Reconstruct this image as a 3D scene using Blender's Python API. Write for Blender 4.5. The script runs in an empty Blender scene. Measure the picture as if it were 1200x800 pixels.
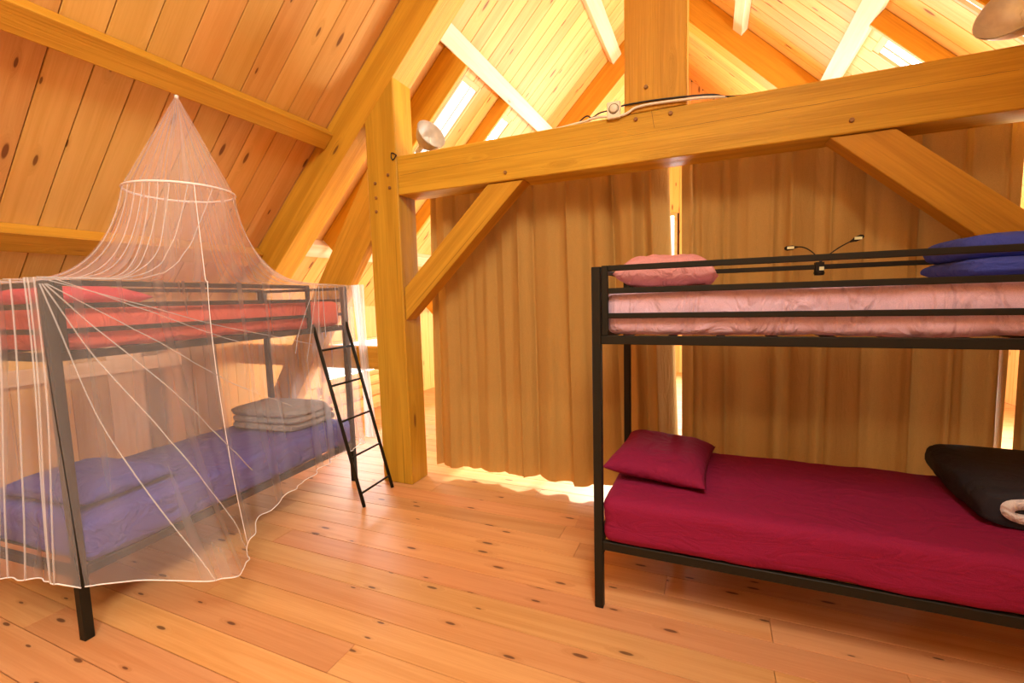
import bpy, bmesh, math, random
from mathutils import Vector, Matrix, noise
random.seed(7)
SC = bpy.context.scene
COL = SC.collection
PI = math.pi
S2 = math.sqrt(2)

# ------------------------------------------------------------------ camera
CAM_H = 1.56
FPX = 539.7
yaw, pitch, roll = [math.radians(a) for a in (-23.33, -5.37, -1.58)]
f0 = Vector((math.sin(yaw), math.cos(yaw), 0)); r0 = Vector((math.cos(yaw), -math.sin(yaw), 0)); u0 = Vector((0, 0, 1))
fw = f0*math.cos(pitch) + u0*math.sin(pitch)
up = u0*math.cos(pitch) - f0*math.sin(pitch)
rt = r0*math.cos(roll) + up*math.sin(roll)
up = up*math.cos(roll) - r0*math.sin(roll)
cd = bpy.data.cameras.new('camera'); cam = bpy.data.objects.new('camera', cd); COL.objects.link(cam)
cam.matrix_world = Matrix(((rt.x, up.x, -fw.x, 0), (rt.y, up.y, -fw.y, 0), (rt.z, up.z, -fw.z, CAM_H), (0, 0, 0, 1)))
cd.sensor_width = 36; cd.lens = FPX*36/1200; cd.clip_start = 0.05
SC.camera = cam

# ------------------------------------------------------------------ world, sun, lamps, exposure
SC.view_settings.view_transform = 'Standard'
SC.view_settings.look = 'None'
SC.view_settings.exposure = 0.0
SC.view_settings.gamma = 1.0
SC.view_settings.use_curve_mapping = False
w = bpy.data.worlds.new('sky'); SC.world = w; w.use_nodes = True
bg = w.node_tree.nodes['Background']; bg.inputs[0].default_value = (1.0, 0.98, 0.95, 1); bg.inputs[1].default_value = 2.2

def area(name, loc, target, sx, sy, power, col=(0.93, 0.95, 1.0)):
    l = bpy.data.lights.new(name, 'AREA'); l.shape = 'RECTANGLE'; l.size = sx; l.size_y = sy; l.energy = power; l.color = col
    o = bpy.data.objects.new(name, l); COL.objects.link(o); o.location = loc
    o.rotation_euler = (Vector(target)-Vector(loc)).to_track_quat('-Z', 'Y').to_euler()
    return o
# fill lamp outside windows added to the unseen wall behind the camera
area('back_window_fill', (-0.5, -2.75, 1.5), (-0.5, 3, 1.5), 3.4, 1.0, 8, (1, 0.93, 0.82))
# room's main lamp, outside roof windows added above the camera; source unseen
area('roof_window_key', (0.85, -0.9, 5.15), (-0.15, -0.65, 4.15), 2.4, 1.8, 560, (1, 0.93, 0.80))
# daylight outside the windows of the far bays
area('daylight_far_gable', (-0.46, 10.0, 2.0), (-0.46, 4, 2.2), 4.2, 2.2, 820)
area('right_window_fill', (3.75, 5.0, 0.75), (-1, 5.0, 2.3), 2.6, 0.9, 620)  # hidden side windows, added with this lamp to brighten the far bay's roof
area('daylight_left_windows', (-4.95, 5.2, 0.75), (0, 5.2, 2.2), 1.7, 0.55, 300)
sl = bpy.data.lights.new('sun', 'SUN'); sl.energy = 12; sl.angle = 0.02; sl.color = (1, 0.93, 0.8)
so = bpy.data.objects.new('sun', sl); COL.objects.link(so)
so.rotation_euler = Vector((0.02, -1.0, -0.38)).to_track_quat('-Z', 'Y').to_euler()

# ------------------------------------------------------------------ materials
def nodes(name):
    m = bpy.data.materials.new(name); m.use_nodes = True
    nt = m.node_tree
    b = nt.nodes['Principled BSDF']
    return m, nt, b
def N(nt, t, **k):
    n = nt.nodes.new(t)
    for a, v in k.items(): setattr(n, a, v)
    return n
def mathn(nt, op, a, b=None, clamp=False):
    n = N(nt, 'ShaderNodeMath', operation=op, use_clamp=clamp)
    for i, v in enumerate((a, b)):
        if v is None: continue
        if isinstance(v, (int, float)): n.inputs[i].default_value = v
        else: nt.links.new(v, n.inputs[i])
    return n.outputs[0]
def mapr(nt, v, a, b, c=0., d=1., smooth=True):
    n = N(nt, 'ShaderNodeMapRange'); n.interpolation_type = 'SMOOTHSTEP' if smooth else 'LINEAR'
    nt.links.new(v, n.inputs[0])
    for i, x in zip((1, 2, 3, 4), (a, b, c, d)): n.inputs[i].default_value = x
    return n.outputs[0]
def mixc(nt, fac, a, b, mode='MIX'):
    n = N(nt, 'ShaderNodeMix', data_type='RGBA', blend_type=mode)
    if isinstance(fac, (int, float)): n.inputs[0].default_value = fac
    else: nt.links.new(fac, n.inputs[0])
    for i, v in ((6, a), (7, b)):
        if isinstance(v, tuple): n.inputs[i].default_value = v if len(v) == 4 else (*v, 1)
        else: nt.links.new(v, n.inputs[i])
    return n.outputs[2]

def wood(name, light, dark, knot, grain=1.0, knots=(1.0, 4.0), rough=0.55, spread=0.25, knot_amt=0.6, bump=0.25, tint=None, dims='2D', checks=0.0):
    m, nt, b = nodes(name); L = nt.links.new
    tc = N(nt, 'ShaderNodeTexCoord'); oi = N(nt, 'ShaderNodeObjectInfo')
    off = N(nt, 'ShaderNodeVectorMath', operation='SCALE'); off.inputs[0].default_value = (37.0, 19.0, 11.0); L(oi.outputs['Random'], off.inputs['Scale'])
    add = N(nt, 'ShaderNodeVectorMath', operation='ADD'); L(tc.outputs['Object'], add.inputs[0]); L(off.outputs[0], add.inputs[1])
    def scaled(s):
        n = N(nt, 'ShaderNodeVectorMath', operation='MULTIPLY'); L(add.outputs[0], n.inputs[0]); n.inputs[1].default_value = s; return n.outputs[0]
    vo = N(nt, 'ShaderNodeTexVoronoi', feature='F1', voronoi_dimensions=dims); L(scaled((knots[0], knots[1], knots[1])), vo.inputs['Vector']); vo.inputs['Scale'].default_value = 1.0
    sep = N(nt, 'ShaderNodeSeparateColor'); L(vo.outputs['Color'], sep.inputs[0])
    have = mathn(nt, 'GREATER_THAN', sep.outputs[0], 1-knot_amt)
    size = mapr(nt, sep.outputs[1], 0, 1, 0.045, 0.12, False)
    rel = mathn(nt, 'DIVIDE', vo.outputs['Distance'], size)
    kn = mathn(nt, 'MULTIPLY', mapr(nt, rel, 1.15, 0.7), have)
    halo = mathn(nt, 'MULTIPLY', mapr(nt, rel, 3.2, 0.9), have)
    # grain, bent around the knots
    warp = N(nt, 'ShaderNodeVectorMath', operation='SCALE'); warp.inputs[0].default_value = (0.0, 0.05, 0.05); L(halo, warp.inputs['Scale'])
    gv = N(nt, 'ShaderNodeVectorMath', operation='ADD'); L(add.outputs[0], gv.inputs[0]); L(warp.outputs[0], gv.inputs[1])
    def gs(s):
        n = N(nt, 'ShaderNodeVectorMath', operation='MULTIPLY'); L(gv.outputs[0], n.inputs[0]); n.inputs[1].default_value = s; return n.outputs[0]
    n1 = N(nt, 'ShaderNodeTexNoise'); L(gs((0.55, 13*grain, 13*grain)), n1.inputs['Vector']); n1.inputs['Scale'].default_value = 1; n1.inputs['Detail'].default_value = 5; n1.inputs['Distortion'].default_value = 0.8
    n2 = N(nt, 'ShaderNodeTexNoise'); L(gs((3.0, 110, 110)), n2.inputs['Vector']); n2.inputs['Scale'].default_value = 1; n2.inputs['Detail'].default_value = 3
    n3 = N(nt, 'ShaderNodeTexNoise'); L(gs((0.8, 1.6, 1.6)), n3.inputs['Vector']); n3.inputs['Scale'].default_value = 1; n3.inputs['Detail'].default_value = 2
    g = mathn(nt, 'ADD', mathn(nt, 'MULTIPLY', n1.outputs[0], 0.7), mathn(nt, 'MULTIPLY', n2.outputs[0], 0.3))
    g = mapr(nt, g, 0.34, 0.68)
    c = mixc(nt, g, light, dark)
    c = mixc(nt, mapr(nt, n3.outputs[0], 0.35, 0.75, 0, 0.35), c, tint or tuple(x*y for x, y in zip(light, (0.86, 0.68, 0.5))))
    c = mixc(nt, mathn(nt, 'MULTIPLY', halo, 0.35), c, tuple(x*0.8 for x in dark))
    c = mixc(nt, mathn(nt, 'MULTIPLY', kn, 0.85), c, knot)
    if checks:
        n4 = N(nt, 'ShaderNodeTexNoise'); L(gs((0.35, 26, 26)), n4.inputs['Vector']); n4.inputs['Scale'].default_value = 1; n4.inputs['Detail'].default_value = 2
        c = mixc(nt, mapr(nt, n4.outputs[0], 0.69, 0.73, 0, checks), c, tuple(x*0.35 for x in dark))
    # board-to-board variation
    r2 = mathn(nt, 'FRACT', mathn(nt, 'MULTIPLY', oi.outputs['Random'], 7.31))
    hsv = N(nt, 'ShaderNodeHueSaturation'); L(c, hsv.inputs['Color'])
    L(mapr(nt, oi.outputs['Random'], 0, 1, 1-spread, 1+spread*0.55, False), hsv.inputs['Value'])
    L(mapr(nt, r2, 0, 1, 0.492, 0.508, False), hsv.inputs['Hue'])
    L(hsv.outputs[0], b.inputs['Base Color'])
    b.inputs['Roughness'].default_value = rough; b.inputs['Specular IOR Level'].default_value = 0.25
    bp = N(nt, 'ShaderNodeBump'); bp.inputs['Strength'].default_value = bump; bp.inputs['Distance'].default_value = 0.004
    L(mathn(nt, 'SUBTRACT', g, mathn(nt, 'MULTIPLY', kn, 0.8)), bp.inputs['Height']); L(bp.outputs[0], b.inputs['Normal'])
    return m

def plain(name, col, rough=0.5, metal=0.0, spec=0.5, noise_amt=0.0, nscale=30):
    m, nt, b = nodes(name)
    b.inputs['Base Color'].default_value = (*col, 1); b.inputs['Roughness'].default_value = rough; b.inputs['Metallic'].default_value = metal
    b.inputs['Specular IOR Level'].default_value = spec
    if noise_amt:
        tc = N(nt, 'ShaderNodeTexCoord'); n = N(nt, 'ShaderNodeTexNoise'); nt.links.new(tc.outputs['Object'], n.inputs['Vector']); n.inputs['Scale'].default_value = nscale; n.inputs['Detail'].default_value = 4
        nt.links.new(mixc(nt, mapr(nt, n.outputs[0], .3, .7), col, tuple(x*(1-noise_amt) for x in col)), b.inputs['Base Color'])
    return m

def fabric(name, col, rough=0.85, wr=0.5, wscale=7.0, translucent=0.0, sheen=0.0, stretch=(1, 1, 1), wd=0.02):
    m, nt, b = nodes(name); L = nt.links.new
    tc = N(nt, 'ShaderNodeTexCoord')
    mp = N(nt, 'ShaderNodeMapping'); mp.inputs['Scale'].default_value = stretch; L(tc.outputs['Object'], mp.inputs[0])
    n1 = N(nt, 'ShaderNodeTexNoise'); L(mp.outputs[0], n1.inputs['Vector']); n1.inputs['Scale'].default_value = wscale; n1.inputs['Detail'].default_value = 5; n1.inputs['Distortion'].default_value = 1.2
    n2 = N(nt, 'ShaderNodeTexNoise'); L(tc.outputs['Object'], n2.inputs['Vector']); n2.inputs['Scale'].default_value = 420; n2.inputs['Detail'].default_value = 1
    ridge = mathn(nt, 'ABSOLUTE', mathn(nt, 'SUBTRACT', n1.outputs[0], 0.5))
    hgt = mathn(nt, 'ADD', mathn(nt, 'MULTIPLY', mapr(nt, ridge, 0, 0.12), 1.0), mathn(nt, 'MULTIPLY', n2.outputs[0], 0.06))
    bp = N(nt, 'ShaderNodeBump'); bp.inputs['Strength'].default_value = wr; bp.inputs['Distance'].default_value = wd
    L(hgt, bp.inputs['Height']); L(bp.outputs[0], b.inputs['Normal'])
    c = mixc(nt, mapr(nt, n2.outputs[0], 0.3, 0.7), col, tuple(x*0.82 for x in col))
    L(c, b.inputs['Base Color'])
    b.inputs['Roughness'].default_value = rough; b.inputs['Specular IOR Level'].default_value = 0.2
    b.inputs['Sheen Weight'].default_value = sheen
    if translucent:
        tr = N(nt, 'ShaderNodeBsdfTranslucent'); L(c, tr.inputs[0])
        mx = N(nt, 'ShaderNodeMixShader'); mx.inputs[0].default_value = translucent
        out = nt.nodes['Material Output']; L(b.outputs[0], mx.inputs[1]); L(tr.outputs[0], mx.inputs[2]); L(mx.outputs[0], out.inputs[0])
    return m

PINE_L, PINE_D, KNOT = (0.78, 0.47, 0.14), (0.68, 0.375, 0.09), (0.15, 0.05, 0.012)
M = {}
M['board'] = wood('pine_boards', PINE_L, PINE_D, KNOT, knots=(1.9, 7.5), knot_amt=0.34, spread=0.13)
M['timber'] = wood('pine_timber', (0.68, 0.37, 0.035), (0.50, 0.25, 0.018), (0.15, 0.055, 0.012), grain=0.9, knots=(1.6, 6.5), knot_amt=0.42, spread=0.08, bump=0.4, dims='3D', checks=0.55)
M['floor'] = wood('pine_floor', (0.79, 0.405, 0.165), (0.67, 0.30, 0.10), (0.12, 0.045, 0.02), knots=(3.0, 11.0), knot_amt=0.30, rough=0.5, spread=0.13, bump=0.12, tint=(0.62, 0.33, 0.16))
M['palewood'] = wood('unfinished_pale_pine', (0.84, 0.62, 0.40), (0.74, 0.50, 0.29), (0.30, 0.14, 0.07), grain=0.9, knots=(1.8, 7.0), knot_amt=0.35, spread=0.05, dims='3D')
M['deck'] = plain('roof_deck_underlay', (0.10, 0.055, 0.02), 0.9)
M['oldpanel'] = wood('aged_panel_wood', (0.30, 0.17, 0.09), (0.20, 0.10, 0.05), (0.08, 0.04, 0.02), spread=0.2, knot_amt=0.1)
M['midpanel'] = wood('brown_panel_wood', (0.55, 0.31, 0.14), (0.42, 0.22, 0.09), KNOT, spread=0.05, knot_amt=0.2)
M['metal'] = plain('dark_bronze_powdercoat', (0.017, 0.014, 0.008), 0.55, 0.0, 0.2)
M['curtain'] = fabric('tan_curtain_cloth', (0.50, 0.285, 0.075), wr=0.25, wscale=5, translucent=0.03, stretch=(2.5, 2.5, 0.5), wd=0.006)
M['pink'] = fabric('pink_sheet', (0.80, 0.54, 0.66), wr=0.5, wscale=5, stretch=(1.2, 1, 0.5))
M['pinkpillow'] = fabric('pink_pillowcase', (0.68, 0.30, 0.29), wr=0.5, wscale=6)
M['burgundy'] = fabric('burgundy_sheet', (0.28, 0.011, 0.058), wr=0.2, wscale=6, stretch=(0.7, 1, 2.2), sheen=0.0)
M['burgundypillow'] = fabric('burgundy_pillowcase', (0.26, 0.011, 0.055), wr=0.3, wscale=5, sheen=0.0)
M['red'] = fabric('coral_red_sheet', (0.85, 0.15, 0.10), wr=0.4, wscale=5, stretch=(1.2, 1, 0.6))
M['redpillow'] = fabric('red_pillowcase', (0.72, 0.07, 0.10), wr=0.3, wscale=6)
M['indigo'] = fabric('indigo_sheet', (0.085, 0.085, 0.40), wr=0.45, wscale=4.5, stretch=(0.8, 1, 1.4))
M['indigopillow'] = fabric('indigo_pillowcase', (0.07, 0.075, 0.36), wr=0.35, wscale=5)
M['blue'] = fabric('royal_blue_fleece', (0.055, 0.08, 0.42), wr=0.35, wscale=6, sheen=0.0)
M['grey'] = fabric('grey_blanket', (0.36, 0.33, 0.31), wr=0.5, wscale=9)
M['black'] = fabric('black_nylon', (0.030, 0.028, 0.036), rough=0.8, wr=0.25, wscale=5, sheen=0.0)
M['white'] = fabric('white_lining', (0.85, 0.8, 0.82), wr=0.5, wscale=14)
M['cord'] = plain('cream_cable', (0.86, 0.80, 0.62), 0.45)
M['blackcord'] = plain('black_cable', (0.02, 0.016, 0.012), 0.5)
M['plastic'] = plain('cream_plastic', (0.85, 0.80, 0.60), 0.35)
M['peg'] = wood('oak_peg', (0.36, 0.19, 0.06), (0.25, 0.12, 0.04), KNOT, knot_amt=0.0)
M['aluminium'] = plain('spun_aluminium', (0.80, 0.77, 0.68), 0.45, 0.55, noise_amt=0.1)
M['bulb'] = plain('frosted_bulb', (0.9, 0.9, 0.85), 0.25)
M['lens'] = plain('pale_lamp_lens', (0.75, 0.78, 0.45), 0.2)
M['frame'] = wood('window_frame_pine', (0.82, 0.52, 0.22), (0.70, 0.38, 0.12), KNOT, knot_amt=0.05)

def glass():
    m, nt, b = nodes('window_glass')
    t = N(nt, 'ShaderNodeBsdfTransparent'); t.inputs[0].default_value = (0.97, 0.98, 0.97, 1)
    g = N(nt, 'ShaderNodeBsdfGlossy'); g.inputs['Roughness'].default_value = 0.05
    mx = N(nt, 'ShaderNodeMixShader'); mx.inputs[0].default_value = 0.06
    nt.links.new(t.outputs[0], mx.inputs[1]); nt.links.new(g.outputs[0], mx.inputs[2]); nt.links.new(mx.outputs[0], nt.nodes['Material Output'].inputs[0])
    return m
M['glass'] = glass()
def netmat(name, lo, hi):
    m, nt, b = nodes(name); L = nt.links.new
    uv = N(nt, 'ShaderNodeUVMap'); uv.uv_map = 'UVMap'
    mp = N(nt, 'ShaderNodeMapping'); mp.inputs['Scale'].default_value = (70, 0.5, 1); L(uv.outputs[0], mp.inputs[0])
    n = N(nt, 'ShaderNodeTexNoise'); L(mp.outputs[0], n.inputs['Vector']); n.inputs['Scale'].default_value = 1; n.inputs['Detail'].default_value = 1.5
    mp2 = N(nt, 'ShaderNodeMapping'); mp2.inputs['Scale'].default_value = (18, 0.8, 1); L(uv.outputs[0], mp2.inputs[0])
    n2 = N(nt, 'ShaderNodeTexNoise'); L(mp2.outputs[0], n2.inputs['Vector']); n2.inputs['Scale'].default_value = 1; n2.inputs['Detail'].default_value = 2
    a = mathn(nt, 'ADD', mapr(nt, n.outputs[0], 0.45, 0.75, 0, 1), mapr(nt, n2.outputs[0], 0.4, 0.75, 0, 0.7))
    a = mapr(nt, a, 0, 1.4, lo, hi, False)
    d = N(nt, 'ShaderNodeBsdfDiffuse'); d.inputs[0].default_value = (0.96, 0.94, 0.95, 1)
    tl = N(nt, 'ShaderNodeBsdfTranslucent'); tl.inputs[0].default_value = (0.96, 0.94, 0.95, 1)
    m1 = N(nt, 'ShaderNodeMixShader'); m1.inputs[0].default_value = 0.5; L(d.outputs[0], m1.inputs[1]); L(tl.outputs[0], m1.inputs[2])
    t = N(nt, 'ShaderNodeBsdfTransparent')
    mx = N(nt, 'ShaderNodeMixShader'); L(a, mx.inputs[0]); L(t.outputs[0], mx.inputs[1]); L(m1.outputs[0], mx.inputs[2])
    L(mx.outputs[0], nt.nodes['Material Output'].inputs[0])
    return m
M['net'] = netmat('white_netting', 0.20, 0.36)
M['netfold'] = netmat('gathered_white_netting', 0.35, 0.8)
def linemat():
    m, nt, b = nodes('soft_net_fold'); L = nt.links.new
    d = N(nt, 'ShaderNodeBsdfDiffuse'); d.inputs[0].default_value = (0.95, 0.91, 0.89, 1); t = N(nt, 'ShaderNodeBsdfTransparent')
    mx = N(nt, 'ShaderNodeMixShader'); mx.inputs[0].default_value = 0.28; L(t.outputs[0], mx.inputs[1]); L(d.outputs[0], mx.inputs[2]); L(mx.outputs[0], nt.nodes['Material Output'].inputs[0])
    return m
M['netline'] = linemat()
M['netcord'] = plain('white_net_seam', (0.95, 0.90, 0.88), 0.7)

# ------------------------------------------------------------------ mesh helpers
def link(name, me, mat, parent=None, smooth=False, loc=None):
    if mat is not None and not me.materials: me.materials.append(M[mat])
    o = bpy.data.objects.new(name, me); COL.objects.link(o)
    if parent is not None: o.parent = parent
    if loc is not None: o.location = loc
    if smooth:
        for p in me.polygons: p.use_smooth = True
    return o
def tag(o, label=None, cat=None, group=None, kind=None):
    if label: o['label'] = label
    if cat: o['category'] = cat
    if group: o['group'] = group
    if kind: o['kind'] = kind
    return o
def empty(name, loc=(0, 0, 0), rz=0.0):
    o = bpy.data.objects.new(name, None); COL.objects.link(o); o.location = loc; o.rotation_euler = (0, 0, rz); o.empty_display_size = 0.1
    return o
def mesh_from(verts, faces, name='m'):
    me = bpy.data.meshes.new(name); me.from_pydata([tuple(v) for v in verts], [], faces); me.update(); return me
BOXF = [(0, 3, 2, 1), (4, 5, 6, 7), (0, 1, 5, 4), (1, 2, 6, 5), (2, 3, 7, 6), (3, 0, 4, 7)]
def boxv(x0, x1, y0, y1, z0, z1):
    return [(x0, y0, z0), (x1, y0, z0), (x1, y1, z0), (x0, y1, z0), (x0, y0, z1), (x1, y0, z1), (x1, y1, z1), (x0, y1, z1)]
class MB:
    def __init__(s): s.v = []; s.f = []
    def add(s, v, f):
        b = len(s.v); s.v += [tuple(p) for p in v]; s.f += [tuple(i+b for i in q) for q in f]; return s
    def box(s, x0, x1, y0, y1, z0, z1): return s.add(boxv(x0, x1, y0, y1, z0, z1), BOXF)
    def tube(s, pts, r, n=8, cap=True):
        pts = [Vector(p) for p in pts]; rings = []; b = len(s.v); prev = None
        for i, p in enumerate(pts):
            d = (pts[min(i+1, len(pts)-1)]-pts[max(i-1, 0)]).normalized()
            a = Vector((0, 0, 1)) if abs(d.z) < 0.95 else Vector((1, 0, 0))
            if prev is not None and (prev - d*prev.dot(d)).length > 1e-4: a = prev
            x = (a - d*a.dot(d)).normalized(); y = d.cross(x); prev = x
            rr = r(i/(len(pts)-1)) if callable(r) else r
            for k in range(n): s.v.append(tuple(p + x*math.cos(2*PI*k/n)*rr + y*math.sin(2*PI*k/n)*rr))
        for i in range(len(pts)-1):
            for k in range(n):
                k2 = (k+1) % n; s.f.append((b+i*n+k, b+i*n+k2, b+(i+1)*n+k2, b+(i+1)*n+k))
        if cap: s.f.append(tuple(b+k for k in reversed(range(n)))); s.f.append(tuple(b+(len(pts)-1)*n+k for k in range(n)))
        return s
    def lathe(s, prof, n=24, origin=(0, 0, 0), axis=(0, 0, 1)):
        q = Vector((0, 0, 1)).rotation_difference(Vector(axis)); o = Vector(origin); b = len(s.v)
        for r, z in prof:
            for k in range(n): s.v.append(tuple(o + q @ Vector((r*math.cos(2*PI*k/n), r*math.sin(2*PI*k/n), z))))
        for i in range(len(prof)-1):
            for k in range(n):
                k2 = (k+1) % n; s.f.append((b+i*n+k, b+i*n+k2, b+(i+1)*n+k2, b+(i+1)*n+k))
        return s
    def build(s, name, mat, parent=None, smooth=False):
        return link(name, mesh_from(s.v, s.f, name), mat, parent, smooth)
def bevel(me, w=0.004, seg=1):
    bm = bmesh.new(); bm.from_mesh(me); bmesh.ops.bevel(bm, geom=list(bm.edges), offset=w, segments=seg, affect='EDGES', profile=0.5)
    bm.to_mesh(me); bm.free(); return me

def timber(name, p0, p1, up, width, depth, mat='timber', bev=0.006, parent=None, off=(0, 0), cut0=None, cut1=None):
    """box with local X from p0 to p1, local Z along `up`, width along local Y, depth along local Z; p0,p1 on the centre line"""
    p0 = Vector(p0); p1 = Vector(p1); x = (p1-p0); Ln = x.length; x.normalize()
    z = Vector(up); z = (z - x*z.dot(x)).normalized(); y = z.cross(x)
    v = boxv(0, Ln, -width/2+off[0], width/2+off[0], -depth/2+off[1], depth/2+off[1])
    if cut0: v = [((cut0*(b[2]) + a[0]) if a[0] == 0 else a[0], a[1], a[2]) for a, b in zip(v, v)]
    if cut1: v = [((cut1*(a[2]) + a[0]) if a[0] == Ln else a[0], a[1], a[2]) for a in v]
    me = mesh_from(v, BOXF, name)
    if bev: bevel(me, bev)
    o = link(name, me, mat, parent)
    mw = Matrix(((x.x, y.x, z.x, p0.x), (x.y, y.y, z.y, p0.y), (x.z, y.z, z.z, p0.z), (0, 0, 0, 1)))
    o.matrix_world = mw
    return o
def sbox(name, x0, x1, y0, y1, z0, z1, mat, axis='x', bev=0.004, parent=None):
    """axis-aligned timber whose grain runs along `axis`"""
    c = ((x0+x1)/2, (y0+y1)/2, (z0+z1)/2)
    if axis == 'x': return timber(name, (x0, c[1], c[2]), (x1, c[1], c[2]), (0, 0, 1), y1-y0, z1-z0, mat, bev, parent)
    if axis == 'y': return timber(name, (c[0], y0, c[2]), (c[0], y1, c[2]), (0, 0, 1), x1-x0, z1-z0, mat, bev, parent)
    return timber(name, (c[0], c[1], z0), (c[0], c[1], z1), (0, -1, 0), x1-x0, y1-y0, mat, bev, parent)

# ------------------------------------------------------------------ the building: levels and planes
CL, CR = 6.05, 5.12              # left roof boards: z-x=CL ; right roof boards: z+x=CR
XL, XR = -4.55, 3.62             # knee walls
XA = (CR-CL)/2; ZA = (CL+CR)/2   # ridge
B1, B2, YB, YF = 3.131, 6.60, -2.3, 9.6
TH = 0.239                       # thickness of bent timbers
def LP(s, y, d=0.0):             # point on left slope: s along slope, d = depth into the room
    x = (s*S2-CL)/2; z = (s*S2+CL)/2
    return Vector((x + d/S2, y, z - d/S2))
def RP(s, y, d=0.0):
    p = LP(s, y, d); return Vector((2*XA - p.x, y, p.z))
S_TOP = (XA+ZA)/S2
S_BOT = (XL + (CL+XL))/S2

# floor: planks along X
flo = empty('floor'); tag(flo, 'wide reddish pine plank floor with knots and butt joints', None, None, 'structure')
sub = MB().box(XL-0.3, XR+0.3, YB, YF, -0.08, -0.0195).build('subfloor', 'deck', flo)
y = YB; rowi = 0
while y < YF-0.01:
    wd = 0.1735
    x = XL - random.uniform(0.0, 1.6)
    while x < XR:
        ln = random.choice((2.2, 2.8, 3.4, 3.9))
        x0, x1 = max(x, XL), min(x+ln, XR)
        if x1-x0 > 0.05:
            me = mesh_from(boxv(0, x1-x0-0.002, 0, wd-0.0036, -0.02, random.uniform(-0.001, 0.0)), BOXF, 'plank')
            link('plank', bevel(me, 0.0012), 'floor', flo, loc=(x0, y, 0))
        x += ln
    y += wd; rowi += 1

# roof boards on each slope; holes = (y0,y1,s0,s1) left open for roof windows
def slope(name, P, nrm, holes, spans, label):
    root = empty(name); tag(root, label, None, None, 'structure')
    up_in = nrm
    for (ya, yb, bw, y0) in spans:
        y = y0
        while y < yb-0.005:
            a, b = max(y, ya), min(y+bw, yb)
            segs = [(S_BOT-0.25, S_TOP)]
            for (h0, h1, s0, s1) in holes:
                if a < h1-0.02 and b > h0+0.02:
                    segs = [q for t in segs for q in ((t[0], min(t[1], s0)), (max(t[0], s1), t[1])) if q[1]-q[0] > 0.02]
            for (s0, s1) in segs:
                m = (a+b)/2
                timber('board', P(s0, m, -0.012), P(s1, m, -0.012), up_in, b-a-0.006, 0.022, 'board', 0.002, root)
            y += bw
    # roof deck above the boards, in strips that leave the windows open
    holes = [(h[0]-0.10, h[1]+0.14, h[2]-0.1, h[3]+0.06) for h in holes]
    mb = MB(); ys = sorted({YB-0.3, YF+0.3, *[h[0] for h in holes], *[h[1] for h in holes]})
    for a, b in zip(ys[:-1], ys[1:]):
        segs = [(S_BOT-0.8, S_TOP+0.03)]
        for (h0, h1, s0, s1) in holes:
            if a < h1-0.01 and b > h0+0.01: segs = [q for t in segs for q in ((t[0], s0), (s1, t[1])) if q[1]-q[0] > 0.02]
        for (s0, s1) in segs:
            v = [P(s0, a, -0.03), P(s1, a, -0.03), P(s1, b, -0.03), P(s0, b, -0.03), P(s0, a, -0.06), P(s1, a, -0.06), P(s1, b, -0.06), P(s0, b, -0.06)]
            mb.add(v, BOXF)
    mb.build('roof_deck', 'deck', root)
    return root
HW = [(-2.145, -0.972, 1.5, 2.95), (-0.777, 0.395, 1.5, 2.95)]  # unseen openings added to let the room's main lamp in
HL = [(4.254, 4.619, 0.0, 1.075), (5.167, 5.533, 0.0, 1.04)]
HR = [(5.167, 5.533, 0.0, 1.04), (4.071, 4.436, 0.0, 1.075)]
SP = [(YB, B1+0.02, 0.1954, B1-28*0.1954), (B1+0.02, B2+0.02, 0.1827, 3.523-2*0.1827), (B2+0.02, YF, 0.19, B2+0.02)]
slope('ceiling_left', LP, Vector((1, 0, -1)), HL, SP, 'sloping pine board ceiling on the left with boards running up the slope')
slope('ceiling_right', RP, Vector((-1, 0, -1)), HR+HW, SP, 'sloping pine board ceiling on the right beyond the tie beam')

def skylight(name, P, up_in, h, label):
    r = empty(name, P((h[2]+h[3])/2, (h[0]+h[1])/2, -0.03)); tag(r, label, None, None, 'structure')
    inv = r.location.copy()
    def t(nm, a, b, wd, dp, mat='frame'):
        o = timber(nm, Vector(a)-inv, Vector(b)-inv, up_in, wd, dp, mat, 0.002, r); return o
    e = 0.014
    t('window_frame', P(h[2], h[0]+e, -0.012), P(h[3], h[0]+e, -0.012), 2*e, 0.024)
    t('window_frame', P(h[2], h[1]-e, -0.012), P(h[3], h[1]-e, -0.012), 2*e, 0.024)
    t('window_frame', P(h[3]-0.03, h[0], -0.02), P(h[3]-0.03, h[1], -0.02), 0.06, 0.03)
    t('window_frame', P(h[2]+0.02, h[0], -0.02), P(h[2]+0.02, h[1], -0.02), 0.04, 0.03)
    m = h[0]+(h[1]-h[0])*0.56
    t('glazing_bar', P(h[2], m, -0.012), P(h[3], m, -0.012), 0.005, 0.01)
    for a, b in ((h[0]+2*e, m-0.003), (m+0.003, h[1]-2*e)):
        q = [P(h[2]+0.04, a, -0.014)-inv, P(h[3]-0.06, a, -0.014)-inv, P(h[3]-0.06, b, -0.014)-inv, P(h[2]+0.04, b, -0.014)-inv]
        off = (P(0, 0, -0.004)-P(0, 0, 0))
        MB().add(q+[p+off for p in q], BOXF).build('pane', 'glass', r)
skylight('window_1', LP, Vector((1, 0, -1)), HL[0], 'bright roof window beside the lamp in the left slope')
skylight('added_window_5', RP, Vector((-1, 0, -1)), HW[0], 'unseen large roof window added behind the camera for the main light')
skylight('added_window_6', RP, Vector((-1, 0, -1)), HW[1], 'unseen large roof window added above the camera for the main light')
skylight('window_2', LP, Vector((1, 0, -1)), HL[1], 'narrow bright roof window further along the left slope')
skylight('window_3', RP, Vector((-1, 0, -1)), HR[0], 'small bright roof window in the right slope')
skylight('window_4', RP, Vector((-1, 0, -1)), HR[1], 'roof window behind the large lamp in the right slope')

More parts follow.
